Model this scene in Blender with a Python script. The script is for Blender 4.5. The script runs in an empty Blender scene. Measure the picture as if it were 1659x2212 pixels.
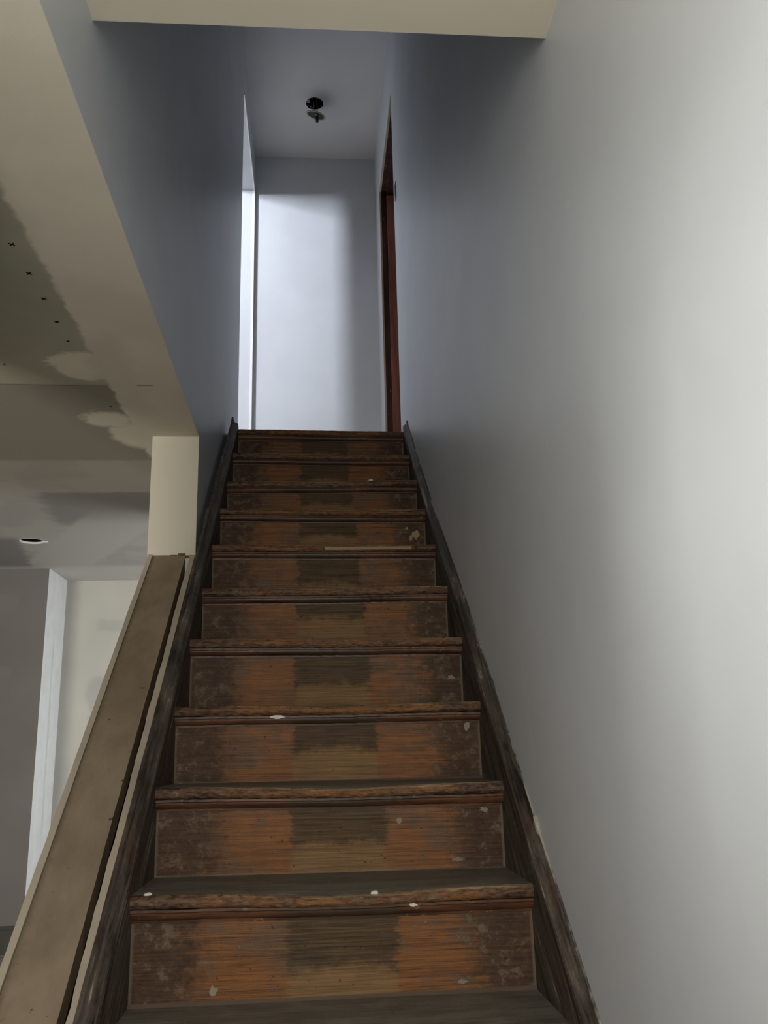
import bpy, bmesh, math, random
from mathutils import Vector, Matrix
S = bpy.context.scene
COL = S.collection

# ------------------------------------------------------------------ camera
PITCH, YAW, ROLL, FPX = 0.262887928, 0.0824801270, -0.0256789210, 1912.89
CAM = Vector((-0.02071611, -1.91813558, 0.27201369))
cp, sp, cy, sy = math.cos(PITCH), math.sin(PITCH), math.cos(YAW), math.sin(YAW)
FW = Vector((sy*cp, cy*cp, sp)); R0 = Vector((cy, -sy, 0)); U0 = R0.cross(FW)
RT = R0*math.cos(ROLL) + U0*math.sin(ROLL); UP = -R0*math.sin(ROLL) + U0*math.cos(ROLL)
cam_d = bpy.data.cameras.new('camera'); cam = bpy.data.objects.new('camera', cam_d); COL.objects.link(cam)
cam_d.sensor_fit = 'VERTICAL'; cam_d.sensor_height = 24.0; cam_d.lens = FPX/2212*24.0
cam_d.clip_start = 0.02
cam.matrix_world = Matrix(((RT.x, UP.x, -FW.x, CAM.x), (RT.y, UP.y, -FW.y, CAM.y), (RT.z, UP.z, -FW.z, CAM.z), (0, 0, 0, 1)))
S.camera = cam

# ------------------------------------------------------------------ world, light, exposure
w = bpy.data.worlds.new('world'); S.world = w; w.use_nodes = True
w.node_tree.nodes['Background'].inputs[0].default_value = (0.55, 0.70, 1.0, 1)
w.node_tree.nodes['Background'].inputs[1].default_value = 0.3
S.view_settings.view_transform = 'Standard'; S.view_settings.look = 'None'
S.view_settings.exposure = 0.0; S.view_settings.gamma = 1.0
S.view_settings.use_curve_mapping = False
S.cycles.max_bounces = 10; S.cycles.diffuse_bounces = 8; S.cycles.sample_clamp_indirect = 4.0

def area(name, loc, direction, sx, sz, power, col):
    l = bpy.data.lights.new(name, 'AREA'); l.shape = 'RECTANGLE'; l.size = sx; l.size_y = sz
    l.energy = power; l.color = col
    o = bpy.data.objects.new(name, l); COL.objects.link(o); o.location = loc
    o.rotation_euler = Vector(direction).to_track_quat('-Z', 'Z').to_euler()
    return o
# daylight entering through the window behind the photographer, the window of the
# bedroom upstairs and the back-door window under the upper flight
area('added_entry_light', (-0.72, -1.72, 0.54), (1, 0, 0), 0.56, 0.44, 11.3, (1.0, 0.985, 0.93))  # added lamp at an invented opening, steepens the right wall's falloff
area('daylight_front_window', (-0.20, -2.88, 0.50), (0, 1, 0), 0.76, 1.05, 39, (1.0, 0.97, 0.91))
area('added_parlour_light', (-2.75, -2.88, 0.50), (0, 1, 0), 1.3, 1.2, 165, (1.0, 0.97, 0.90))  # added lamp to brighten the left room, no such source known
area('daylight_bedroom_window', (-2.27, 0.66, 4.475), (0, 1, -.15), 0.44, 0.61, 295, (0.87, 0.90, 1.0))
area('daylight_back_window', (0.64, 3.30, 0.25), (-1, 0, 0), 0.80, 1.1, 36, (0.90, 0.95, 1.0))

# ------------------------------------------------------------------ node helpers
class Val:
    def __init__(s, g, sock): s.g, s.s = g, sock
    def _m(s, op, o=None, rev=False):
        a, b = (o, s) if rev else (s, o)
        return s.g.math(op, a, b)
    def __add__(s, o): return s._m('ADD', o)
    def __radd__(s, o): return s._m('ADD', o, True)
    def __sub__(s, o): return s._m('SUBTRACT', o)
    def __rsub__(s, o): return s._m('SUBTRACT', o, True)
    def __mul__(s, o): return s._m('MULTIPLY', o)
    def __rmul__(s, o): return s._m('MULTIPLY', o, True)
    def __truediv__(s, o): return s._m('DIVIDE', o)

class G:
    def __init__(g, name):
        g.m = bpy.data.materials.new(name); g.m.use_nodes = True
        g.t = g.m.node_tree; g.b = g.t.nodes['Principled BSDF']
    def put(g, inp, v):
        if isinstance(v, Val): g.t.links.new(v.s, inp)
        elif v is not None:
            if isinstance(v, (tuple, list)) and len(v) == 3 and len(inp.default_value) == 4: v = (*v, 1)
            inp.default_value = v
    def math(g, op, a, b=None):
        n = g.t.nodes.new('ShaderNodeMath'); n.operation = op
        g.put(n.inputs[0], a); g.put(n.inputs[1], b)
        return Val(g, n.outputs[0])
    def pos(g):
        n = g.t.nodes.new('ShaderNodeNewGeometry'); return Val(g, n.outputs['Position'])
    def uv(g):
        n = g.t.nodes.new('ShaderNodeTexCoord'); return Val(g, n.outputs['UV'])
    def rnd(g):
        n = g.t.nodes.new('ShaderNodeObjectInfo'); return Val(g, n.outputs['Random'])
    def sep(g, v):
        n = g.t.nodes.new('ShaderNodeSeparateXYZ'); g.put(n.inputs[0], v); return [Val(g, o) for o in n.outputs]
    def comb(g, x, y, z):
        n = g.t.nodes.new('ShaderNodeCombineXYZ')
        for i, v in enumerate((x, y, z)): g.put(n.inputs[i], v)
        return Val(g, n.outputs[0])
    def noise(g, vec, scale=5, detail=4, rough=.55, dist=0):
        n = g.t.nodes.new('ShaderNodeTexNoise'); g.put(n.inputs['Vector'], vec)
        n.inputs['Scale'].default_value = scale; n.inputs['Detail'].default_value = detail
        n.inputs['Roughness'].default_value = rough; n.inputs['Distortion'].default_value = dist
        return Val(g, n.outputs['Fac'])
    def ss(g, x, a, b, lo=0, hi=1):
        n = g.t.nodes.new('ShaderNodeMapRange'); n.interpolation_type = 'SMOOTHSTEP'
        g.put(n.inputs[0], x)
        for i, v in enumerate((a, b, lo, hi)): n.inputs[i+1].default_value = v
        return Val(g, n.outputs[0])
    def mix(g, f, a, b):
        n = g.t.nodes.new('ShaderNodeMix'); n.data_type = 'RGBA'
        g.put(n.inputs[0], f); g.put(n.inputs[6], a); g.put(n.inputs[7], b)
        return Val(g, n.outputs[2])
    def mul(g, c, f):          # colour times a value
        n = g.t.nodes.new('ShaderNodeVectorMath'); n.operation = 'SCALE'
        g.put(n.inputs[0], c); g.put(n.inputs['Scale'], f); return Val(g, n.outputs[0])
    def end(g, col, rough=.6, spec=.5, bump=None, bs=.2, bd=.002):
        g.put(g.b.inputs['Base Color'], col); g.put(g.b.inputs['Roughness'], rough)
        g.b.inputs['Specular IOR Level'].default_value = spec
        if bump is not None:
            n = g.t.nodes.new('ShaderNodeBump'); n.inputs['Strength'].default_value = bs; n.inputs['Distance'].default_value = bd
            g.put(n.inputs['Height'], bump); g.t.links.new(n.outputs[0], g.b.inputs['Normal'])
        return g.m

def paint(name, col, rough=.5, var=.05, spec=.4, scuffs=False):
    g = G(name); p = g.pos()
    n = g.noise(p, 2.2, 3); f = g.ss(n, .3, .7, 1-var, 1+var)
    c = g.mul(col, f)
    if scuffs:    # faint roller laps and sanded patches on the new drywall
        x, y, z = g.sep(p)
        s = g.noise(g.comb(x, y*1.2, z*.35), 5, 3, .5, .6)
        c = g.mix(g.ss(s, .60, .72, 0, .22), c, tuple(min(1, k*1.12) for k in col))
    b = g.noise(p, 260, 2)
    return g.end(c, rough, spec, b, .08, .001)

M = {}
M['wall'] = paint('blue_grey_wall_paint', (.56, .585, .61), .42, .04, .45, True)
M['cream'] = paint('warm_white_ceiling_paint', (.62, .575, .455), .6, .03)
M['upper_ceiling'] = paint('cool_white_ceiling_paint', (.62, .61, .61), .7, .03)
M['dim'] = paint('dim_unseen_wall', (.20, .17, .13), .6, .1)  # dark tone chosen to cut bounce light from unseen walls
M['white'] = paint('white_primer', (.80, .80, .79), .5, .02)
M['gypsum'] = paint('cut_drywall_edge', (.50, .43, .33), .85, .14, .1)
M['paper'] = paint('torn_drywall_paper', (.10, .075, .05), .9, .3, .1)
M['black'] = paint('dark_cavity', (.012, .011, .009), .9, .2, .05)
M['blackbase'] = paint('old_black_skirting', (.035, .036, .028), .6, .4, .3)
M['lowfloor'] = paint('dusty_grey_floor', (.22, .19, .155), .6, .12, .3)
M['oak'] = paint('pale_upper_floor', (.44, .40, .35), .45, .15, .3)
M['under'] = paint('stair_underside', (.10, .07, .05), .8, .15, .2)

def m_broken():
    g = G('broken_plaster_line'); p = g.pos(); x, y, z = g.sep(p)
    n = g.noise(p, 4, 5, .7); n2 = g.noise(p, 60, 3, .6)
    c = g.mix(g.ss(n*.8+n2*.2, .44, .60), (.07, .065, .06), (.36, .33, .27))
    return g.end(c, .85, .1, n2, .3, .002)
M['brokenplaster'] = m_broken()

# lower ceiling: bare board with joint compound, taped joints and feathered patches
def m_lowceil():
    g = G('taped_plasterboard_ceiling'); p = g.pos(); x, y, z = g.sep(p)
    n1 = g.noise(p, 14, 4, .6, .4); n2 = g.noise(p, 3.0, 3); w = (n1-.5)*.10
    strip = g.ss(x+w*.45, -.672, -.655)
    def blob(cx, cyy, rx, ry, soft=.25):
        ax = (x+w-cx)/rx; ay = (y+w*.8-cyy)/ry
        return g.ss(ax*ax+ay*ay, 1+soft, 1-soft)
    a = blob(-.70, .615, .11, .105); b = blob(-.735, 1.06, .085, .075, .5); b2 = blob(-.66, 1.22, .09, .14, .5)
    mx = g.math('MAXIMUM', strip, g.math('MAXIMUM', a, g.math('MAXIMUM', b, b2)))
    mx = mx*g.ss(y, 1.50, 1.44)
    board = g.mix(g.ss(n2, .35, .65), (.37, .36, .275), (.42, .405, .32))
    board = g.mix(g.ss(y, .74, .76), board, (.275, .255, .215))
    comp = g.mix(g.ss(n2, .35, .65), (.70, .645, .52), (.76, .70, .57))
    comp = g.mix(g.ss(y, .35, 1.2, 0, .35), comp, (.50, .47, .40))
    wet = blob(-.60, .70, .10, .30, .6)*g.ss(x+w, -.53, -.60)*.35
    comp = g.mix(wet, comp, (.45, .43, .34))
    c = g.mix(mx, board, comp)
    # beyond the cross joint the tape bands alternate
    far = g.mix(g.ss(n2, .4, .6), (.35, .33, .295), (.39, .37, .33))
    band = g.ss(y+w*.6, 1.93, 1.99)*g.ss(y+w*.6, 2.62, 2.45)*g.ss(x+w+.12*(y-2.0), -1.30, -1.2)
    far = g.mix(band, far, (.235, .225, .21))
    light = g.ss(y+w+(x+.9)*.25, 2.50, 2.58)*g.ss(y+w, 2.95, 2.78)*g.ss(x, -1.05, -.95)*.8
    far = g.mix(light, far, (.38, .365, .335))
    diag = g.ss(x*1.0+(y-3.0)*.55+w*.6, -1.52, -1.46)*g.ss(x*1.0+(y-3.0)*.55+w*.6, -1.05, -1.10)*g.ss(y, 2.2, 2.6)
    far = g.mix(diag, far, (.42, .40, .365))
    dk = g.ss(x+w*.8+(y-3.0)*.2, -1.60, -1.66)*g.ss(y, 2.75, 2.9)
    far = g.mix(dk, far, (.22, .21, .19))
    far = g.mix(g.ss(y, 3.5, 3.62), far, (.46, .44, .40))
    c = g.mix(g.ss(y+w*.25, 1.49, 1.53), c, far)
    seam = g.ss(g.math('ABSOLUTE', y-.757-(x+.8)*.03), .0035, .0012)*g.ss(x, -.74, -.78)
    crack = g.ss(g.math('ABSOLUTE', y-.755-w*.03), .004, .0015)*g.ss(x, -.585, -.575)*g.ss(x, -.525, -.535)
    c = g.mix(g.math('MAXIMUM', seam*.6, crack*.85), c, (.05, .05, .04))
    return g.end(c, g.ss(mx, 0, 1, .8, .6), .3, g.noise(p, 200, 2)+mx*.3, .1, .002)
M['lowceil'] = m_lowceil()

# far drywall with joint compound patches
def m_far():
    g = G('patched_white_drywall'); p = g.pos(); x, y, z = g.sep(p)
    n = g.noise(p, 7, 3, .6); w = (n-.5)*.12; n2 = g.noise(p, 2.5, 2)
    c = g.mix(g.ss(n2, .3, .7), (.46, .445, .40), (.51, .49, .44))
    a = g.ss(g.math('ABSOLUTE', z+w*.3-1.115), .045, .025)*g.ss(x+w*.4, -1.47, -1.42)*.30
    b = g.ss(z+w*.15, .80, .76)*g.ss(x+w*1.4, -1.50, -1.45)*.45
    c = g.mix(g.math('MAXIMUM', a, b), c, (.30, .31, .29))
    return g.end(c, .7, .2)
M['far'] = m_far()
def m_chase():
    g = G('primed_drywall_return'); p = g.pos(); x, y, z = g.sep(p)
    n = g.noise(p, 9, 3); 
    c = g.mix(g.ss(n, .3, .7), (.66, .66, .64), (.72, .72, .70))
    s = g.ss(g.math('ABSOLUTE', y+(n-.5)*.03-3.84+(z-.5)*.03), .028, .006)*g.ss(z, 1.15, .85)*g.ss(z, -.4, .0)*.35
    c = g.mix(s, c, (.36, .37, .38))
    return g.end(c, .65, .2)
M['chase'] = m_chase()
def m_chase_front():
    g = G('shaded_taped_drywall'); p = g.pos(); x, y, z = g.sep(p)  # chase drywall with its shade put into a darker grey
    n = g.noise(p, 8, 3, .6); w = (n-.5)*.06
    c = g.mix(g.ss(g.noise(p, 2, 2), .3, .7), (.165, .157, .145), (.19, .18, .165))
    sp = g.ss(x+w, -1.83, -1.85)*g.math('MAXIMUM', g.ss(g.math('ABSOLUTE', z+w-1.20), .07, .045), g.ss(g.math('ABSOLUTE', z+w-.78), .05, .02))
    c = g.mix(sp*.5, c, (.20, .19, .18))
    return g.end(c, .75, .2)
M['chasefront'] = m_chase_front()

# worn varnished risers; UV u runs left to right, v bottom to top
def m_riser():
    g = G('worn_varnished_riser'); u, v, _ = g.sep(g.uv()); r = g.rnd()
    off = r*37.0
    P = g.comb(u*4.0+off, v+off*1.3, off)
    grain = g.noise(g.comb(u*2.0+off, v*30.0+off, off), 1.0, 8, .75, .3)
    streak = g.noise(g.comb(u*7+off*2, v*62.0, off), 1.0, 5, .75, .1)
    big = g.noise(P, 1.5, 5, .6); med = g.noise(P, 6, 6, .7); sm = g.noise(P, 30, 5, .75)
    tear = g.noise(g.comb(u*3+off, v*15, off), 1.0, 5, .75)
    w = (med-.5); t = (tear-.5)
    tone = grain*.55+streak*.45
    c = g.mix(g.ss(tone, .34, .62), (.070, .027, .009), (.235, .098, .030))
    c = g.mix(g.ss(big+w*.3, .44, .66, 0, .75), c, g.mix(g.ss(tone, .35, .65), (.045, .026, .016), (.150, .098, .062)))
    c = g.mix(g.ss(streak, .40, .33, 0, .6), c, (.026, .013, .008))
    # grimy outer ends
    e = g.math('MAXIMUM', g.ss(u+w*.22+t*.10, .22, .11), g.ss(u+w*.26+t*.10, .80, .90))
    dirt = g.mix(g.ss(med*.5+tone*.5, .38, .62), (.024, .013, .008), (.086, .054, .032))
    c = g.mix(e*.9, c, dirt)
    blotch = g.ss(med*.75+sm*.25, .53, .60)*g.math('MAXIMUM', e, .25)
    c = g.mix(blotch*.65, c, (.145, .116, .080))
    # ghost of the carpet runner in the middle, torn along the grain
    mid = g.ss(u+t*.10+w*.03, .375, .387)*g.ss(u+t*.10-w*.03, .662, .650)
    dk = g.mix(g.ss(tone, .36, .66), (.030, .020, .011), (.110, .074, .040))
    lo = g.mix(g.ss(tone, .34, .64), (.100, .056, .022), (.235, .145, .068))
    arch = (u-.52)*(u-.52)*8.0
    hi = g.ss(v+w*.30+t*.25+arch*.6+(r-.5)*.30, .40, .56)
    c = g.mix(mid*.92, c, g.mix(hi, lo, dk))
    # chips, specks and dust
    chip = g.ss(sm*.5+med*.5, .62, .655)
    c = g.mix(chip*.55, c, (.30, .235, .16))
    speck = g.ss(g.noise(P, 90, 2, .5), .735, .76)
    c = g.mix(speck*.6, c, (.40, .33, .24))
    pit = g.ss(g.noise(g.comb(u*60, v*14+off, off), 1.0, 3, .6), .34, .29)
    c = g.mix(pit*.7, c, (.018, .010, .007))
    du = g.ss(v+(sm-.5)*.05, .045, .0, 0, .6); du2 = g.math('MAXIMUM', g.ss(u, .010, .003), g.ss(u, .990, .997))*.55
    c = g.mix(g.math('MAXIMUM', du, du2), c, (.165, .138, .100))
    rough = g.ss(med*.5+grain*.5, .38, .62, .30, .60)
    rough = rough+mid*.2+e*.15
    return g.end(c, rough, .15, grain*.5+streak*.4+sm*.6, .45, .0025)
M['riser'] = m_riser()

def m_tread():
    g = G('worn_tread'); p = g.pos(); x, y, z = g.sep(p); r = g.rnd(); u, v, _ = g.sep(g.uv())
    # u across, v: 0 at the back, 1 at the front lip of the nosing, 2 under it
    grain = g.noise(g.comb(x*4+r*30, y*110, z*110), 1.0, 7, .75, .2)
    med = g.noise(g.comb(x*6+r*9, y*10, z*14), 1.7, 6, .7); sm = g.noise(g.comb(x*.6+r*5, y, z*1.4), 85, 5, .75)
    w = med-.5
    top = g.mix(g.ss(grain*.5+med*.5, .36, .64), (.090, .078, .058), (.185, .165, .130))
    front = g.mix(g.ss(grain*.55+sm*.45, .36, .60), (.040, .018, .008), (.210, .092, .030))
    front = g.mix(g.ss(med+(r-.5)*.2, .48, .60, 0, .6), front, g.mix(g.ss(sm, .4, .6), (.060, .036, .022), (.150, .108, .072)))
    f = g.ss(v+w*.10, .955, .995)
    c = g.mix(f, top, front)
    ends = g.math('MAXIMUM', g.ss(u+w*.5, .24, .10), g.ss(u+w*.55, .80, .93))
    c = g.mix(ends*.75*f, c, g.mix(g.ss(sm*.6+grain*.4, .42, .58), (.022, .013, .009), (.110, .068, .042)))
    # bare wood where feet wore the lip, ragged lower edge
    lip = g.ss(v+w*.16, .93, .98)*g.ss(v+w*.50+(sm-.5)*.22, 1.13, 1.06)
    lipu = g.ss(u+w*.6, .06, .26)*g.ss(med*.5+sm*.5+g.ss(u, .3, .5)*.06, .44, .52)
    c = g.mix(lip*lipu*.85, c, g.mix(g.ss(grain, .4, .6), (.185, .120, .066), (.38, .275, .175)))
    ch = g.ss(sm*.7+med*.3, .615, .65)
    c = g.mix(ch*.55*f, c, (.40, .30, .18))
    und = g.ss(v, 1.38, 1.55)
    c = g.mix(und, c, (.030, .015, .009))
    return g.end(c, g.ss(med, .35, .65, .40, .7), .22, grain*.6+sm*.9, .5, .003)
M['tread'] = m_tread()

def m_cove():
    g = G('dark_cove_moulding'); p = g.pos(); x, y, z = g.sep(p); r = g.rnd()
    n = g.noise(g.comb(x*5+r*11, y*30, z*60), 1.0, 5, .65); sm = g.noise(g.comb(x*.5, y, z), 70, 4, .7)
    c = g.mix(g.ss(n, .35, .65), (.032, .013, .006), (.105, .044, .020))
    c = g.mix(g.ss(sm, .62, .70, 0, .6), c, (0.2188, 0.1465, 0.0861))
    m = g.ss(x+(n-.5)*.05, -.09, -.07)*g.ss(x+(n-.5)*.05, .16, .14)
    c = g.mix(m*.7, c, (0.0417, 0.0272, 0.0152))
    return g.end(c, .42, .25, n, .3, .001)
M['cove'] = m_cove()

def m_string():
    g = G('scuffed_dark_string_board'); p = g.pos(); x, y, z = g.sep(p)
    a = y*.7737+z*.6335; b = z*.7737-y*.6335
    gr = g.noise(g.comb(a*3.0, b*60, x*60), 1.0, 8, .75, .5)
    med = g.noise(g.comb(a*3.5, b*14, x*14), 1.6, 6, .7, .4); sm = g.noise(g.comb(a*.7, b*3, x*2), 45, 5, .75)
    c = g.mix(g.ss(gr*.6+med*.4, .37, .60), (.014, .011, .009), (.100, .080, .062))
    c = g.mix(g.ss(med, .53, .64, 0, .55), c, g.mix(g.ss(gr, .4, .6), (.07, .058, .047), (.185, .158, .125)))
    sc = g.ss(gr*.5+med*.3+sm*.2, .565, .605)
    c = g.mix(sc*.7, c, (.36, .31, .235))
    c = g.mix(g.ss(gr*.6+sm*.4, .42, .37), c, (.008, .007, .006))
    red = g.ss(g.noise(p, 6, 4), .56, .68)
    c = g.mix(red*.35, c, (.075, .026, .018))
    return g.end(c, g.ss(med, .35, .65, .42, .7), .2, gr*.8+sm*.8, .7, .004)
M['string'] = m_string()

def m_plate():
    g = G('dusty_brown_top_plate'); p = g.pos(); x, y, z = g.sep(p)
    n = g.noise(g.comb(x*2, y, z), 5, 5, .6); s = g.noise(p, 55, 4, .65)
    c = g.mix(g.ss(n, .3, .7), (0.2347, 0.1787, 0.1170), (0.3332, 0.2603, 0.1817))
    c = g.mix(g.ss(s, .64, .72, 0, .35), c, (0.1258, 0.0865, 0.0529))
    sp = g.ss(g.noise(p, 30, 3, .5), .70, .735)
    c = g.mix(sp*.8, c, (0.0474, 0.0283, 0.0172))
    st = g.ss(x+(s-.5)*.02, -.578, -.592, 0, .5)
    c = g.mix(st, c, (0.1147, 0.0868, 0.0587))
    return g.end(c, .8, .2, s, .25, .002)
M['plate'] = m_plate()

def m_redwood():
    g = G('red_brown_door_frame_varnish'); p = g.pos(); x, y, z = g.sep(p)
    n = g.noise(g.comb(x*20, y*20, z*1.5), 1.6, 5, .65); s = g.noise(g.comb(x*2, y*2, z), 26, 4, .7)
    c = g.mix(g.ss(n, .35, .65), (0.2465, 0.0899, 0.0617), (0.3954, 0.1490, 0.1068))
    c = g.mix(g.ss(s, .70, .735), c, (1.3024, 1.0560, 0.8096))
    return g.end(c, .4, .45, n, .2, .001)
M['redwood'] = m_redwood()
def m_darkwood():
    g = G('dark_shaded_door_frame'); p = g.pos(); x, y, z = g.sep(p)  # dark frame wood; on the head, shade is put into the colour
    n = g.noise(g.comb(x*20, y*20, z*1.5), 1.6, 5, .65); s = g.noise(g.comb(x*2, y*2, z), 22, 4, .7)
    c = g.mix(g.ss(n, .35, .65), (.030, .012, .008), (.085, .034, .022))
    c = g.mix(g.ss(s, .66, .70), c, (.60, .50, .38))
    return g.end(c, .5, .4, n, .2, .001)
M['darkwood'] = m_darkwood()
M['brass'] = paint('tarnished_brass', (.030, .026, .013), .45, .3, .6)
M['brass'].node_tree.nodes['Principled BSDF'].inputs['Metallic'].default_value = .3
M['beige'] = paint('aged_cream_enamel', (.42, .38, .30), .5, .15)
M['rod'] = paint('blackened_steel_rod', (.02, .022, .026), .4, .2)
M['stain'] = paint('dried_filler_stain', (.20, .165, .12), .8, .25, .2)
M['chip'] = paint('plaster_chip', (.60, .57, .48), .8, .1, .2)
M['woodchip'] = paint('bare_wood_sliver', (.36, .25, .15), .7, .2, .2)
M['steel'] = paint('galvanised_box', (.20, .21, .20), .45, .2)

# ------------------------------------------------------------------ mesh helpers
def link(name, verts, faces, mat, parent=None, smooth=False, mats=None, fm=None, uvs=None):
    if parent is not None: verts = [Vector(v)-parent.location for v in verts]
    me = bpy.data.meshes.new(name); me.from_pydata([tuple(v) for v in verts], [], faces)
    for m in (mats or [mat]): me.materials.append(m)
    if fm:
        for i, p in enumerate(me.polygons): p.material_index = fm[i]
    if uvs:
        l = me.uv_layers.new(name='UVMap')
        for p in me.polygons:
            for li in p.loop_indices: l.data[li].uv = uvs[me.loops[li].vertex_index]
    bm = bmesh.new(); bm.from_mesh(me); bmesh.ops.recalc_face_normals(bm, faces=bm.faces[:]); bm.to_mesh(me); bm.free()
    if smooth:
        for p in me.polygons: p.use_smooth = True
    o = bpy.data.objects.new(name, me); COL.objects.link(o)
    if parent is not None:
        o.parent = parent
    return o
def boxes(name, bl, mat, parent=None, mats=None, pick=None):
    vs, fs, fm = [], [], []
    for (x0, x1, y0, y1, z0, z1) in bl:
        b = len(vs)
        vs += [(x, y, z) for x in (x0, x1) for y in (y0, y1) for z in (z0, z1)]
        for i, f in enumerate(((0, 1, 3, 2), (4, 6, 7, 5), (0, 4, 5, 1), (2, 3, 7, 6), (0, 2, 6, 4), (1, 5, 7, 3))):
            fs.append(tuple(b+k for k in f)); fm.append(pick[i] if pick else 0)   # -x +x -y +y -z +z
    return link(name, vs, fs, mat, parent, mats=mats, fm=fm)
def struct(o): o['kind'] = 'structure'; return o
def empty(name, loc):
    o = bpy.data.objects.new(name, None); COL.objects.link(o); o.location = loc; o.empty_display_size = .1; return o
def tag(o, label, cat, group=None):
    o['label'] = label; o['category'] = cat
    if group: o['group'] = group
    return o
def lathe(name, prof, n, center, mat, parent=None, rot=None, smooth=True, mats=None):
    vs, fs = [], []
    for (r, z) in prof:
        for i in range(n):
            a = 2*math.pi*i/n; vs.append(Vector((r*math.cos(a), r*math.sin(a), z)))
    if rot: vs = [rot @ v for v in vs]
    vs = [v+Vector(center) for v in vs]
    for j in range(len(prof)-1):
        for i in range(n):
            k = (i+1) % n; fs.append((j*n+i, j*n+k, (j+1)*n+k, (j+1)*n+i))
    return link(name, vs, fs, mat, parent, smooth)
def tube(name, pts, r, mat, parent=None, n=8):
    vs, fs = [], []
    P = [Vector(p) for p in pts]
    for i, p in enumerate(P):
        t = (P[min(i+1, len(P)-1)]-P[max(i-1, 0)]).normalized()
        a = t.cross(Vector((0.3, 1, .1))).normalized(); b = t.cross(a)
        for k in range(n):
            th = 2*math.pi*k/n; vs.append(p+a*r*math.cos(th)+b*r*math.sin(th))
    for i in range(len(P)-1):
        for k in range(n):
            fs.append((i*n+k, i*n+(k+1) % n, (i+1)*n+(k+1) % n, (i+1)*n+k))
    fs.append(tuple(range(n))); fs.append(tuple((len(P)-1)*n+k for k in range(n)))
    return link(name, vs, fs, mat, parent, True)
def ceiling_hole(name, x0, x1, y0, y1, z0, z1, cx, cyy, r, mat, edge):
    """slab with one round hole"""
    s = r*1.6; n = 32; vs, fs, fm = [], [], []
    def q(a, b, c, d):
        for z, m in ((z0, 0), (z1, 0)):
            i = len(vs); vs.extend([(a, c, z), (b, c, z), (b, d, z), (a, d, z)]); fs.append((i, i+1, i+2, i+3)); fm.append(m)
    q(x0, cx-s, y0, y1); q(cx+s, x1, y0, y1); q(cx-s, cx+s, y0, cyy-s); q(cx-s, cx+s, cyy+s, y1)
    ring = {}
    for z in (z0, z1):
        b = len(vs); ring[z] = b
        for i in range(n):
            a = 2*math.pi*(i+.5)/n; ca, sa = math.cos(a), math.sin(a)
            m = max(abs(ca), abs(sa)); rr = r*(1+.015*math.sin(3*a+1)+.01*math.sin(7*a))
            vs.append((cx+rr*ca, cyy+rr*sa, z))
        for i in range(n):
            a = 2*math.pi*(i+.5)/n; ca, sa = math.cos(a), math.sin(a); m = max(abs(ca), abs(sa))
            vs.append((cx+s*ca/m, cyy+s*sa/m, z))
        c4 = []
        for k, (ax, ay) in enumerate(((1, 1), (-1, 1), (-1, -1), (1, -1))):
            vs.append((cx+s*ax, cyy+s*ay, z)); c4.append(len(vs)-1)
        for i in range(n):
            k = (i+1) % n
            fs.append((b+i, b+k, b+n+k, b+n+i)); fm.append(0)
        for k in range(4):
            i = (4+8*k-1) % n; fs.append((b+n+i, b+n+(i+1) % n, c4[k])); fm.append(0)
    for i in range(n):
        k = (i+1) % n; fs.append((ring[z0]+i, ring[z0]+k, ring[z1]+k, ring[z1]+i)); fm.append(1)
    for (a, b_, c, d) in ((x0, x0, y0, y1), (x1, x1, y0, y1), (x0, x1, y0, y0), (x0, x1, y1, y1)):
        i = len(vs); vs.extend([(a, c, z0), (b_, d, z0), (b_, d, z1), (a, c, z1)]); fs.append((i, i+1, i+2, i+3)); fm.append(0)
    me = bpy.data.meshes.new(name); me.from_pydata(vs, [], fs); me.materials.append(mat); me.materials.append(edge)
    for i, p in enumerate(me.polygons): p.material_index = fm[i]
    o = bpy.data.objects.new(name, me); COL.objects.link(o); return struct(o)

# ------------------------------------------------------------------ room shell
G_STEP, RISE = 0.244168, 0.2
SL = RISE/G_STEP
FZ, UZ, C1, CE, C2, C3 = -.785, 1.80, 1.415, 1.65, 4.595, 4.95     # lower floor, upper floor, ceilings
XL, XK, XR = -.443, -.612, .45
YH, YP, YB, YF = -.474, 1.229, 3.85, 4.04
LD0, LD1, LDZ = 2.82, 3.81, 4.275                       # left doorway upstairs
RD0, RD1, RDZ = 2.52, 3.47, 4.06                         # right doorway upstairs

# right wall
struct(boxes('wall_right', [
    (XR, XR+.13, -3.42, 2.85, FZ, UZ), (XR, XR+.13, 3.75, YF+.1, FZ, UZ), (XR, XR+.13, 2.85, 3.75, FZ, -.40), (XR, XR+.13, 2.85, 3.75, .85, UZ),
    (XR, XR+.13, -3.42, RD0, UZ, C2+.1), (XR, XR+.13, RD1, YF+.1, UZ, C2+.1), (XR, XR+.13, RD0, RD1, RDZ, C2+.1)], M['wall']))
# left stair wall with its cream end face towards the room
struct(boxes('wall_left', [
    (XK, XL, YP+.0008, 2.45, FZ, C1), (XK, XL, YP, LD0, C1, C3), (XK, XL, YH, YP, C1+.0005, C3), (XK, XL, -3.42, YH, C1+.0005, UZ),
    (XK, XL, LD0, LD1, LDZ, C3), (XK, XL, LD1, YB, UZ, C3)], M['wall'],
    mats=[M['wall'], M['cream']], pick=[1, 0, 0, 0, 0, 0]))
struct(boxes('trim_wall_end', [(XK-.0005, XL+.0003, YP-.001, YP+.0006, .945, C1)], M['cream']))
struct(boxes('wall_back', [(-4.0, 1.6, YB, YF, UZ-.02, C3)], M['wall']))
struct(boxes('wall_stairwell_front', [(XL, XR, YH-.12, YH-.001, CE+.02, C2+.1)], M['wall']))
struct(boxes('wall_far', [(-1.656, XR, YF, YF+.12, FZ, C1)], M['far']))
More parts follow.
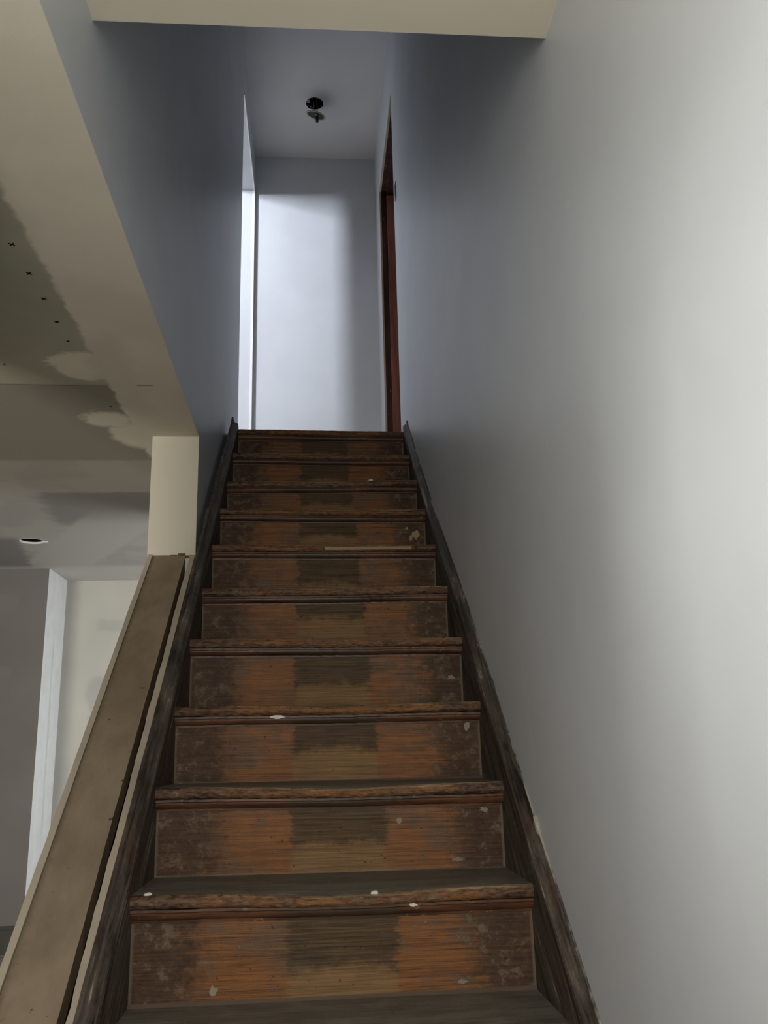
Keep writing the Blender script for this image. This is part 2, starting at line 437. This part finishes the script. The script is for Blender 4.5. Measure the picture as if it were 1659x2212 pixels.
struct(boxes('wall_chase', [(-4.0, -1.656, 3.627, YF+.12, FZ, C1)], M['chasefront'], mats=[M['chasefront'], M['chase']], pick=[0, 1, 0, 0, 0, 0]))
struct(boxes('wall_front', [(-4.0, -3.45, -2.80, -2.68, FZ, CE+.1), (-2.05, -.60, -2.80, -2.68, FZ, CE+.1), (-3.45, -2.05, -2.80, -2.68, FZ, -.12), (-3.45, -2.05, -2.80, -2.68, 1.12, CE+.1), (.20, XR, -2.80, -2.68, FZ, CE+.1),
    (-.60, .20, -2.80, -2.68, FZ, -.12), (-.60, .20, -2.80, -2.68, 1.12, CE+.1)], M['dim']))
struct(boxes('wall_added_partition', [(-.70, XK, -2.20, -2.03, FZ, C1), (-.70, XK, -1.41, -.86, FZ, C1), (-1.15, -.70, -.96, -.86, FZ, C1), (-1.15, -1.05, -.86, .25, FZ, C1),
    (-.70, XK, -2.03, -1.41, FZ, .29), (-.70, XK, -2.03, -1.41, .79, C1)], M['dim']))  # added unseen partition: holds the entry lamp, keeps parlour light off the stairs
struct(boxes('wall_west', [(-4.12, -4.0, -2.8, YF, FZ, C3)], M['dim']))
struct(boxes('floor_lower', [(-4.0, XR, -3.3, YF, FZ-.1, FZ)], M['lowfloor']))
struct(boxes('floor_upper', [(XK, XR+.13, 2.245, YB, UZ-.10, UZ-.0005), (XR+.13, 1.6, 2.0, YB, UZ-.1, UZ), (-4.0, XK, -.92, YB, UZ-.10, UZ)], M['oak']))
struct(boxes('trim_landing_beam', [(XL, XR, 2.262, 2.36, C1, UZ-.10)], M['under']))
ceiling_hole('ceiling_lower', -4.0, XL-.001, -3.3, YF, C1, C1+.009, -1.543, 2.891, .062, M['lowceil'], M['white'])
struct(boxes('ceiling_under_landing', [(XL, XR, 2.30, YF, C1, C1+.02)], M['cream']))
struct(boxes('ceiling_entry', [(XL, XR, -3.3, YH, CE, CE+.15)], M['cream']))
ceiling_hole('ceiling_upper', XL, XR, YH-.1, YB, C2, C2+.016, .0, 3.266, .060, M['upper_ceiling'], M['black'])
# bedroom behind the left doorway, closet behind the right one
struct(boxes('ceiling_bedroom', [(-4.0, XK, .70, YB, C3, C3+.05)], M['upper_ceiling']))
struct(boxes('wall_bedroom_front', [(-4.0, -2.51, .70, .80, UZ, C3), (-2.03, XK, .70, .80, UZ, C3),
    (-2.51, -2.03, .70, .80, UZ, 4.15), (-2.51, -2.03, .70, .80, 4.80, C3)], M['wall']))
struct(boxes('wall_closet', [(1.5, 1.6, 2.0, YB, UZ, C2+.1), (XR+.13, 1.5, 2.0, 2.1, UZ, C2+.1)], M['wall']))
struct(boxes('ceiling_closet', [(XR+.13, 1.5, 2.1, YB, C2, C2+.05)], M['upper_ceiling']))

def window(name, axis, a0, a1, z0, z1, p0, p1, parent_mat):
    f = .018; t = []
    def bb(s0, s1, u0, u1, d0=p0, d1=p1):
        return (s0, s1, d0, d1, u0, u1) if axis == 'x' else (d0, d1, s0, s1, u0, u1)
    root = struct(boxes(name, [bb(a0, a0+f, z0, z1), bb(a1-f, a1, z0, z1), bb(a0+f, a1-f, z0, z0+f), bb(a0+f, a1-f, z1-f, z1)], parent_mat))
    m = (z0+z1)/2; c = (p0+p1)/2
    boxes('window_sash', [bb(a0+f, a1-f, m-.008, m+.008, c-.015, c+.015)], parent_mat, root)
window('window_1', 'x', -.60, .20, -.12, 1.12, -2.80, -2.68, M['white'])
window('window_added_parlour', 'x', -3.45, -2.05, -.12, 1.12, -2.80, -2.68, M['white'])  # invented frame for the added parlour lamp
window('window_added_entry', 'y', -2.03, -1.41, .29, .79, -.70, XK, M['white'])  # invented frame for the added entry lamp
window('window_2', 'x', -2.51, -2.03, 4.15, 4.80, .70, .80, M['white'])
window('window_3', 'y', 2.85, 3.75, -.40, .85, XR, XR+.13, M['white'])

# white corner bead on the far edge of the left doorway and its head; the return is white too, to lighten shade by colour
struct(boxes('trim_bead_lit_return', [(XL-.012, XL+.004, LD1-.004, YB-.001, UZ, LDZ), (XL-.004, XL+.003, LD0, LD1, LDZ-.004, LDZ+.016)], M['white']))
# black skirting at the foot of the chase wall
struct(boxes('baseboard_left', [(-4.0, -1.657, 3.607, 3.627, FZ+.012, -.645), (-4.0, -1.657, 3.614, 3.627, -.645, -.627)], M['blackbase']))

# ------------------------------------------------------------------ right door frame upstairs
rnd = random.Random(5)
d = struct(boxes('door_1', [(XR+.008, XR+.13, RD1-.035, RD1, UZ, RDZ-.03)], M['darkwood']))
boxes('head_jamb', [(XR+.008, XR+.13, RD0, RD1, RDZ-.03, RDZ)], M['darkwood'], d)  # same wood as the stop, shade put into its dark colour
boxes('door_stop', [(XR+.045, XR+.118, RD1-.055, RD1-.035, UZ, RDZ-.075)], M['redwood'], d)['label'] = 'red brown varnished door stop'
boxes('head_stop', [(XR+.045, XR+.118, RD0+.02, RD1-.035, RDZ-.05, RDZ-.03)], M['darkwood'], d)
boxes('near_jamb', [(XR+.012, XR+.13, RD0, RD0+.018, UZ, RDZ-.03)], M['darkwood'], d)
# rough plaster line where the casing was taken off
vs, fs = [], []
n = 60
for i in range(n+1):
    y = RD0+(RD1-RD0)*i/n
    h = .006+.008*rnd.random()
    vs += [(XR-.003, y, RDZ-.032), (XR-.003, y, RDZ-.026+h), (XR+.010, y, RDZ-.026+h), (XR+.010, y, RDZ-.032)]
for i in range(n):
    a = i*4
    for k in range(4): fs.append((a+k, a+(k+1) % 4, a+4+(k+1) % 4, a+4+k))
link('plaster_edge', vs, fs, M['gypsum'], d)
vs, fs = [], []
for i in range(n+1):
    z = UZ+(RDZ-.03-UZ)*i/n; h = .004+.008*rnd.random()
    vs += [(XR-.003, RD1-.030, z), (XR-.003, RD1-.022+h, z), (XR+.010, RD1-.022+h, z), (XR+.010, RD1-.030, z)]
for i in range(n):
    a = i*4
    for k in range(4): fs.append((a+k, a+(k+1) % 4, a+4+(k+1) % 4, a+4+k))
link('plaster_edge', vs, fs, M['gypsum'], d)

# ------------------------------------------------------------------ half wall beside the stairs
KA, KB = -.066, .84
def capz(y): return KA+KB*y
def rail_strip(name, x0, x1, y0, y1, dz, depth, mat, parent=None, jit=0, jx=0, seg=90, jx0=0):
    r = random.Random(name+str(x0)); vs, fs = [], []
    sm = 0; sx = 0
    for i in range(seg+1):
        y = y0+(y1-y0)*i/seg
        lowk = 1+1.6*max(0, (.15-y))
        sm = .6*sm+.4*r.uniform(-1, 1); sx = .6*sx+.4*r.uniform(-1, 1)
        z = capz(y)+dz+jit*sm*lowk; zb = max(FZ, z-depth)
        z = max(z, FZ+.001)
        a = x0+jx0*sx*lowk; b = x1+jx*sx*lowk
        vs += [(a, y, zb), (a, y, z), (b, y, z-.2*abs(jx)*sx), (b, y, zb)]
    for i in range(seg):
        a = i*4
        for k in range(4): fs.append((a+k, a+(k+1) % 4, a+4+(k+1) % 4, a+4+k))
    fs += [(0, 1, 2, 3), tuple(seg*4+k for k in range(4))]
    return link(name, vs, fs, mat, parent)
kw = struct(rail_strip('wall_knee', -.6035, -.4445, -.85, YP, -.075, 3, M['black']))
rail_strip('drywall_panel', -.6085, -.5935, -.85, YP, .003, 3, M['gypsum'], kw, jit=.0022, jx0=.0015)['label'] = 'cream drywall skin on the room side'
rail_strip('top_plate', -.5915, -.477, -.85, YP, -.001, .06, M['plate'], kw, jit=.0006, jx=.0012)['label'] = 'dusty brown board capping the half wall'
rail_strip('plaster_skin', -.461, -.4445, -.85, YP, .0, 3, M['gypsum'], kw, jit=.004, jx0=.003)['label'] = 'thin plaster skin on the stair side'
# torn paper and filler crumbs where the plate meets the post
for i, (x, wd, hh) in enumerate(((-.575, .03, .006), (-.53, .022, .012), (-.505, .026, .018), (-.478, .02, .010))):
    boxes('torn_edge', [(x, x+wd, YP-.004, YP+.001, .953, .953+hh)], M['paper'], kw)

# ------------------------------------------------------------------ staircase
stair = tag(empty('staircase', (0.02, -.98, FZ)), 'steep narrow old wooden staircase with worn dark brown varnish between painted walls', 'staircase')
ZL = {0: .006, 1: .202, 2: .397, 3: .604, 4: .799, 5: 1.005, 6: 1.207, 7: 1.392, 8: 1.604, 9: 1.810}
ZR = {0: .0, 1: .194, 2: .394, 3: .598, 4: .80, 5: .998, 6: 1.198, 7: 1.397, 8: 1.595, 9: 1.799}
DIP = {-1: .012, 0: .013, 1: .009, 2: .007, 3: .006, 4: .006, 5: .006, 6: .006, 7: .007, 8: .005, 9: .0}
X0, X1 = -.385, .425
TH, OV = .027, .030
def ztop(k, x):
    a = ZL.get(k, k*RISE); b = ZR.get(k, k*RISE)
    u = (x-X0)/(X1-X0)
    return a+(b-a)*u
def dip(k, x):
    u = (x-X0)/(X1-X0)
    return DIP.get(k, .006)*math.exp(-((u-.52)/.24)**2)
NX = 64
for k in range(-3, 10):
    r = random.Random(k+100); y0 = k*G_STEP; depth = G_STEP+OV
    if k == 9: depth = .075
    # tread profile as (y from nosing, z below top, v, dip weight)
    prof = [(depth, 0, 0, 0), (depth*.5, 0, .5, .15), (.045, 0, .88, .55), (.020, -.0006, .95, .9)]
    for j in range(9):
        a = math.pi/2+math.pi*j/8*1.0
        prof.append((.0135+.0135*math.cos(a), -.0135+.0135*math.sin(a), .97+.5*j/8, 1-.6*j/8))
    prof += [(.022, -TH, 1.7, 0), (depth, -TH, 2, 0)]
    vs, uv, fs = [], [], []
    n = len(prof); sm = [0]*n; ph = r.random()*9
    for i in range(NX+1):
        u = i/NX; x = X0+(X1-X0)*u
        wob = .0012*math.sin(u*9+ph)+.0008*math.sin(u*23+ph*2)
        for j, (py, pz, v, dw) in enumerate(prof):
            e = r.uniform(-1, 1)*.0008 if 3 <= j <= 12 else 0
            vs.append((x, y0+py+(wob+e if 2 <= j <= 12 else 0), ztop(k, x)+pz-dip(k, x)*dw+e)); uv.append((u, v))
    for i in range(NX):
        for j in range(n):
            jj = (j+1) % n
            fs.append((i*n+j, i*n+jj, (i+1)*n+jj, (i+1)*n+j))
    fs += [tuple(range(n)), tuple(NX*n+j for j in range(n))]
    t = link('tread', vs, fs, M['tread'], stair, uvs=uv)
    # riser
    yr = y0+OV; vs, uv, fs = [], [], []
    for i in range(NX+1):
        u = i/NX; x = X0+(X1-X0)*u
        zt = ztop(k, x)-TH+.001; zb = (ztop(k-1, x)-.002) if k > -3 else FZ
        bow = .0015*math.sin(math.pi*u)*r.uniform(.6, 1)
        for (yy, zz, v) in ((yr-bow, zb, 0), (yr-bow, zt, 1), (yr+.018, zt, 1), (yr+.018, zb, 0)):
            vs.append((x, yy, zz)); uv.append((u, v))
    for i in range(NX):
        for j in range(4): fs.append((i*4+j, i*4+(j+1) % 4, (i+1)*4+(j+1) % 4, (i+1)*4+j))
    fs += [(0, 1, 2, 3), tuple(NX*4+j for j in range(4))]
    link('riser', vs, fs, M['riser'], stair, uvs=uv)
    # cove moulding
    prof = [(OV+.001, -.001), (.010, -.001), (.010, -.006)]
    for j in range(7):
        a = math.pi/2*j/6
        prof.append((.012+.013*(1-math.cos(a)), -.008-.014*math.sin(a)))
    prof += [(.0255, -.027), (OV+.001, -.027)]
    n = len(prof); vs, fs = [], []
    for i in range(NX+1):
        x = X0+(X1-X0)*i/NX; e = r.uniform(-1, 1)*.0005
        for (py, pz) in prof: vs.append((x, y0+py+e, ztop(k, x)-TH+pz+e-dip(k, x)*.25))
    for i in range(NX):
        for j in range(n): fs.append((i*n+j, i*n+(j+1) % n, (i+1)*n+(j+1) % n, (i+1)*n+j))
    fs += [tuple(range(n)), tuple(NX*n+j for j in range(n))]
    link('cove_moulding', vs, fs, M['cove'], stair)

def string(side):
    r = random.Random(3 if side > 0 else 4); st = 220
    vs, fs = [], []; a = b = c = 0
    Y0, Y1 = -1.0, 2.215
    for i in range(st+1):
        y = Y0+(Y1-Y0)*i/st
        a = .75*a+.25*r.uniform(-1, 1); b = .55*b+.45*r.uniform(-1, 1); c = .8*c+.2*r.uniform(-1, 1)
        if side > 0:
            xf, xe, xw = .425, .4455, .4495
            h = .082 if y < .75 else (.082-.047*min(1, (y-.75)/.7))
            hb = h-.016
        else:
            xf, xe, xw = -.385, -.412, -.4195
            h = .058; hb = .040
            if y > 1.6: h -= .02*(y-1.6); hb = h-.018
        s = 1 if side > 0 else -1
        hh = h+.004*b; hbb = hb+.003*c+.006*a*.5
        if i >= st-2: hh += .014*(i-st+3)/3
        zz = SL*y
        for (x, h_) in ((xf, -.29), (xf, hbb-.012), (xf+s*.004, hbb-.007), (xf+s*.001, hbb-.002), (xe-s*.006+.0015*a, hbb+.009), (xe, hh), (xw, hh), (xw, -.29)):
            vs.append((x, y, max(FZ+.0005*(h_ > 0), zz+h_)))
    n = 8
    for i in range(st):
        for j in range(n): fs.append((i*n+j, i*n+(j+1) % n, (i+1)*n+(j+1) % n, (i+1)*n+j))
    fs += [tuple(range(n)), tuple(st*n+j for j in range(n))]
    o = link('string_board', vs, fs, M['string'], stair)
    return o
string(1); string(-1)
# the plaster bed between the left string and the wall face above the half wall
vs, fs = [], []
r = random.Random(8); st = 120; a = 0
for i in range(st+1):
    y = YP+.002+(2.21-YP)*i/st; a = .5*a+.5*r.uniform(-1, 1)
    z = SL*y-.045+.005*a
    vs += [(-.4195, y, z-.2), (-.4195, y, z+.004), (-.4425, y, z+.012), (-.4425, y, z-.2)]
for i in range(st):
    for j in range(4): fs.append((i*4+j, i*4+(j+1) % 4, (i+1)*4+(j+1) % 4, (i+1)*4+j))
fs += [(0, 1, 2, 3), tuple(st*4+j for j in range(4))]
link('plaster_bed', vs, fs, M['brokenplaster'], stair)
# thin caulk and chipped plaster line along the right wall above the string
vs, fs = [], []; st = 200; a = 0
for i in range(st+1):
    y = -1.0+3.2*i/st; a = .8*a+.35*r.uniform(-1, 1)
    h = .082 if y < .75 else (.082-.047*min(1, (y-.75)/.7))
    z = max(FZ+.01, SL*y+h+.003)+max(0, .003*a); wdt = .0025+.002*max(0, a)
    if abs(y-.42) < .012 or abs(y-.03) < .02: z += .008; wdt += .004
    vs += [(XR-wdt, y, z-.012), (XR-wdt, y, z), (XR-.0003, y, z+.004), (XR-.0003, y, z-.012)]
for i in range(st):
    for j in range(4): fs.append((i*4+j, i*4+(j+1) % 4, (i+1)*4+(j+1) % 4, (i+1)*4+j))
fs += [(0, 1, 2, 3), tuple(st*4+j for j in range(4))]
link('plaster_line', vs, fs, M['brokenplaster'], stair)
def spot(name, k, x, z, w_, h_, mat, label=None, dy=0, seed=1):
    r = random.Random(seed*7+k); n = 14; vs = []; Y = k*G_STEP+OV-.0022+dy
    for yy in (Y, Y+.0016+max(0, .0005)):
        rr = random.Random(seed*7+k)
        for i in range(n):
            a_ = 2*math.pi*i/n; q = .6+.55*rr.random()
            vs.append((x+w_/2*q*math.cos(a_), yy, z+h_/2*q*math.sin(a_)))
    fs = [tuple(range(n)), tuple(range(n, 2*n))]+[(i, (i+1) % n, n+(i+1) % n, n+i) for i in range(n)]
    o = link(name, vs, fs, mat, stair)
    if label: o['label'] = label
spot('bare_wood_spot', 6, .386, 1.098, .030, .040, M['woodchip'], 'pale split exposing bare wood on the riser', seed=2)
spot('bare_wood_spot', 6, .366, 1.086, .013, .030, M['woodchip'], 'narrow pale split exposing bare wood on the riser', seed=3)
spot('bare_wood_spot', 6, .350, 1.124, .012, .012, M['woodchip'], 'tiny pale split on the riser', seed=4)
spot('paint_blotch', 2, -.118, .364, .046, .010, M['chip'], 'white paint smeared on the moulding', dy=-.019, seed=5)
spot('paint_blotch', 2, .389, .331, .020, .026, M['stain'], 'greyish paint blotch on the riser', seed=6)
spot('paint_blotch', 1, .380, .131, .024, .012, M['stain'], 'greyish paint blotch on the riser', seed=7)
spot('paint_blotch', 1, .314, .022, .030, .010, M['stain'], 'greyish paint blotch on the riser', seed=8)
spot('paint_blotch', 1, .178, .112, .014, .016, M['stain'], 'greyish paint blotch on the riser', seed=9)
spot('paint_blotch', 0, .275, -.180, .022, .010, M['stain'], 'greyish paint blotch on the riser', seed=10)
spot('paint_blotch', 0, .177, -.031, .018, .008, M['chip'], 'white paint fleck on the moulding', dy=-.019, seed=11)
spot('paint_blotch', 0, -.221, -.176, .018, .020, M['stain'], 'greyish paint blotch on the riser', seed=12)
spot('paint_blotch', 3, .391, .480, .020, .014, M['stain'], 'greyish paint blotch on the riser', seed=13)
boxes('bare_wood_edge', [(.02, .335, 5*G_STEP-.0022, 5*G_STEP+.003, .978, .9895)], M['woodchip'], stair)['label'] = 'strip of pale bare wood along the nosing'
# underside lining
vs = [(X0, -.72, FZ), (X1, -.72, FZ), (X1, 2.25, 1.68), (X0, 2.25, 1.68), (X0, -.70, FZ), (X1, -.70, FZ), (X1, 2.25, 1.66), (X0, 2.25, 1.66)]
fs = [(0, 1, 2, 3), (4, 5, 6, 7), (0, 1, 5, 4), (2, 3, 7, 6), (0, 3, 7, 4), (1, 2, 6, 5)]
link('soffit_board', [(x, y+.02, z-.06 if z > 0 else z) for x, y, z in vs], fs, M['under'], stair)

# ------------------------------------------------------------------ upstairs ceiling: open box and dangling light fitting
box = tag(empty('ceiling_junction_box', (0, 3.266, C2+.016)), 'open round dark hole and junction box in the upstairs ceiling', 'junction box')
lathe('box_shell', [(.0605, 0), (.0605, .055), (.001, .055)], 28, (0, 3.266, C2+.0165), M['black'], box)
boxes('bracket', [(-.052, -.034, 3.255, 3.285, C2+.018, C2+.021)], M['steel'], box)
T = Vector((.006, 3.262, 4.492))
rot = Matrix.Rotation(math.radians(14), 3, 'Y') @ Matrix.Rotation(math.radians(17), 3, 'X')
fx = tag(empty('ceiling_light_fitting', T), 'tarnished brass and cream ceiling light canopy dangling on its wires below the hole', 'light fitting')
lathe('canopy_rim', [(.060, .003), (.069, .0), (.071, .003), (.069, .006), (.060, .009), (.060, .003)], 32, T, M['beige'], fx, rot)
lathe('canopy', [(.001, .004), (.050, .003), (.0625, .005), (.0625, .010), (.001, .024)], 32, T, M['brass'], fx, rot)
P0 = T+rot @ Vector((.010, -.012, .002))
lathe('collar', [(.001, -.006), (.013, -.006), (.014, 0), (.001, 0)], 16, P0, M['beige'], fx, rot)
tube('threaded_rod', [P0+Vector((0, 0, 0)), P0+Vector((.001, -.001, -.055))], .0105, M['rod'], fx, 12)
for s in (-1, 1):
    tube('wire', [T+Vector((.008*s, .004, .018)), T+Vector((.016*s-.004, .010, .05)), T+Vector((.010*s, .012, .09)), Vector((.014*s, 3.28, C2+.065))], .0022, M['beige'], fx)

# lower ceiling hole
jb = tag(empty('recessed_junction_box', (-1.543, 2.891, C1+.009)), 'round dark cut-out in the lower ceiling with a pale rim', 'junction box')
lathe('box_shell', [(.0605, 0), (.0605, .06), (.001, .06)], 28, (-1.543, 2.891, C1+.0095), M['black'], jb)
lathe('rim', [(.0622, .0), (.0640, -.0012), (.0655, -.0003), (.0622, .0008)], 28, (-1.543, 2.891, C1), M['white'], jb)
boxes('rim_tab', [(-1.484, -1.462, 2.895, 2.912, C1-.003, C1-.0003)], M['white'], jb)

# switch box flush in the right wall upstairs
sb = tag(empty('switch_box', (XR, 2.405, 3.31)), 'small open metal switch box set in the wall before the brown door frame', 'switch box')
boxes('box_rim', [(XR-.004, XR+.001, 2.382, 2.388, 3.262, 3.362), (XR-.004, XR+.001, 2.424, 2.430, 3.262, 3.362),
    (XR-.004, XR+.001, 2.388, 2.424, 3.262, 3.268), (XR-.004, XR+.001, 2.388, 2.424, 3.356, 3.362)], M['steel'], sb)
boxes('box_shade_panel', [(XR-.0015, XR+.001, 2.388, 2.424, 3.268, 3.356)], M['black'], sb)  # flat black sheet painted as the shade inside the box

# drywall screw marks in the lower ceiling
cl = bpy.data.objects['ceiling_lower']
for (x, y) in ((-.708, -.058), (-.708, .07), (-.709, .196), (-.711, .323), (-.712, .44), (-.94, .60), (-.70, .93)):
    vs, fs = [], []
    s = .0075 if y < .4 else .0045
    for a in (.7, 2.35):
        dx, dy = math.cos(a)*s, math.sin(a)*s; px_, py_ = -math.sin(a)*.0011, math.cos(a)*.0011; b = len(vs)
        for z in (C1-.0012, C1-.0001):
            vs += [(x-dx-px_, y-dy-py_, z), (x+dx-px_, y+dy-py_, z), (x+dx+px_, y+dy+py_, z), (x-dx+px_, y-dy+py_, z)]
        fs += [(b, b+1, b+2, b+3), (b+4, b+5, b+6, b+7)]+[(b+i, b+(i+1) % 4, b+4+(i+1) % 4, b+4+i) for i in range(4)]
    link('screw_head', vs, fs, M['black'], cl)

# ------------------------------------------------------------------ loose chips lying on the steps
def chip(loc, sx, sy_, h, mat, seed, label, name='plaster_chip', cat='plaster chip', rz=0):
    r = random.Random(seed); n = 9; vs, fs = [], []
    for (sc, z) in ((1, 0), (.93, h*.7), (.55, h)):
        for i in range(n):
            a = 2*math.pi*i/n; rr = 1+.28*math.sin(2*a+seed)+.12*math.sin(5*a+seed*2)
            x, y = sx*sc*rr*math.cos(a), sy_*sc*rr*math.sin(a)
            vs.append((loc[0]+x*math.cos(rz)-y*math.sin(rz), loc[1]+x*math.sin(rz)+y*math.cos(rz), loc[2]+z+(.0004*math.sin(i) if z else 0)))
    for j in range(2):
        for i in range(n): fs.append((j*n+i, j*n+(i+1) % n, (j+1)*n+(i+1) % n, (j+1)*n+i))
    fs += [tuple(range(n)), tuple(2*n+i for i in range(n))]
    vs = [Vector(v)-Vector(loc) for v in vs]
    o = link(name, vs, fs, mat); o.location = loc
    return tag(o, label, cat)
def on(k, x, dy): return (x, k*G_STEP+dy, ztop(k, x)-dip(k, x)*.9-.0005)
chip(on(0, -.352, .013), .006, .007, .005, M['chip'], 1, 'white plaster chip at the left end of the lowest full step')
chip(on(0, .10, .016), .007, .008, .006, M['chip'], 2, 'small plaster chip right of the middle on the lowest full step')
chip(on(7, .225, .02), .010, .012, .011, M['chip'], 3, 'pale plaster crumb on the third step from the top')
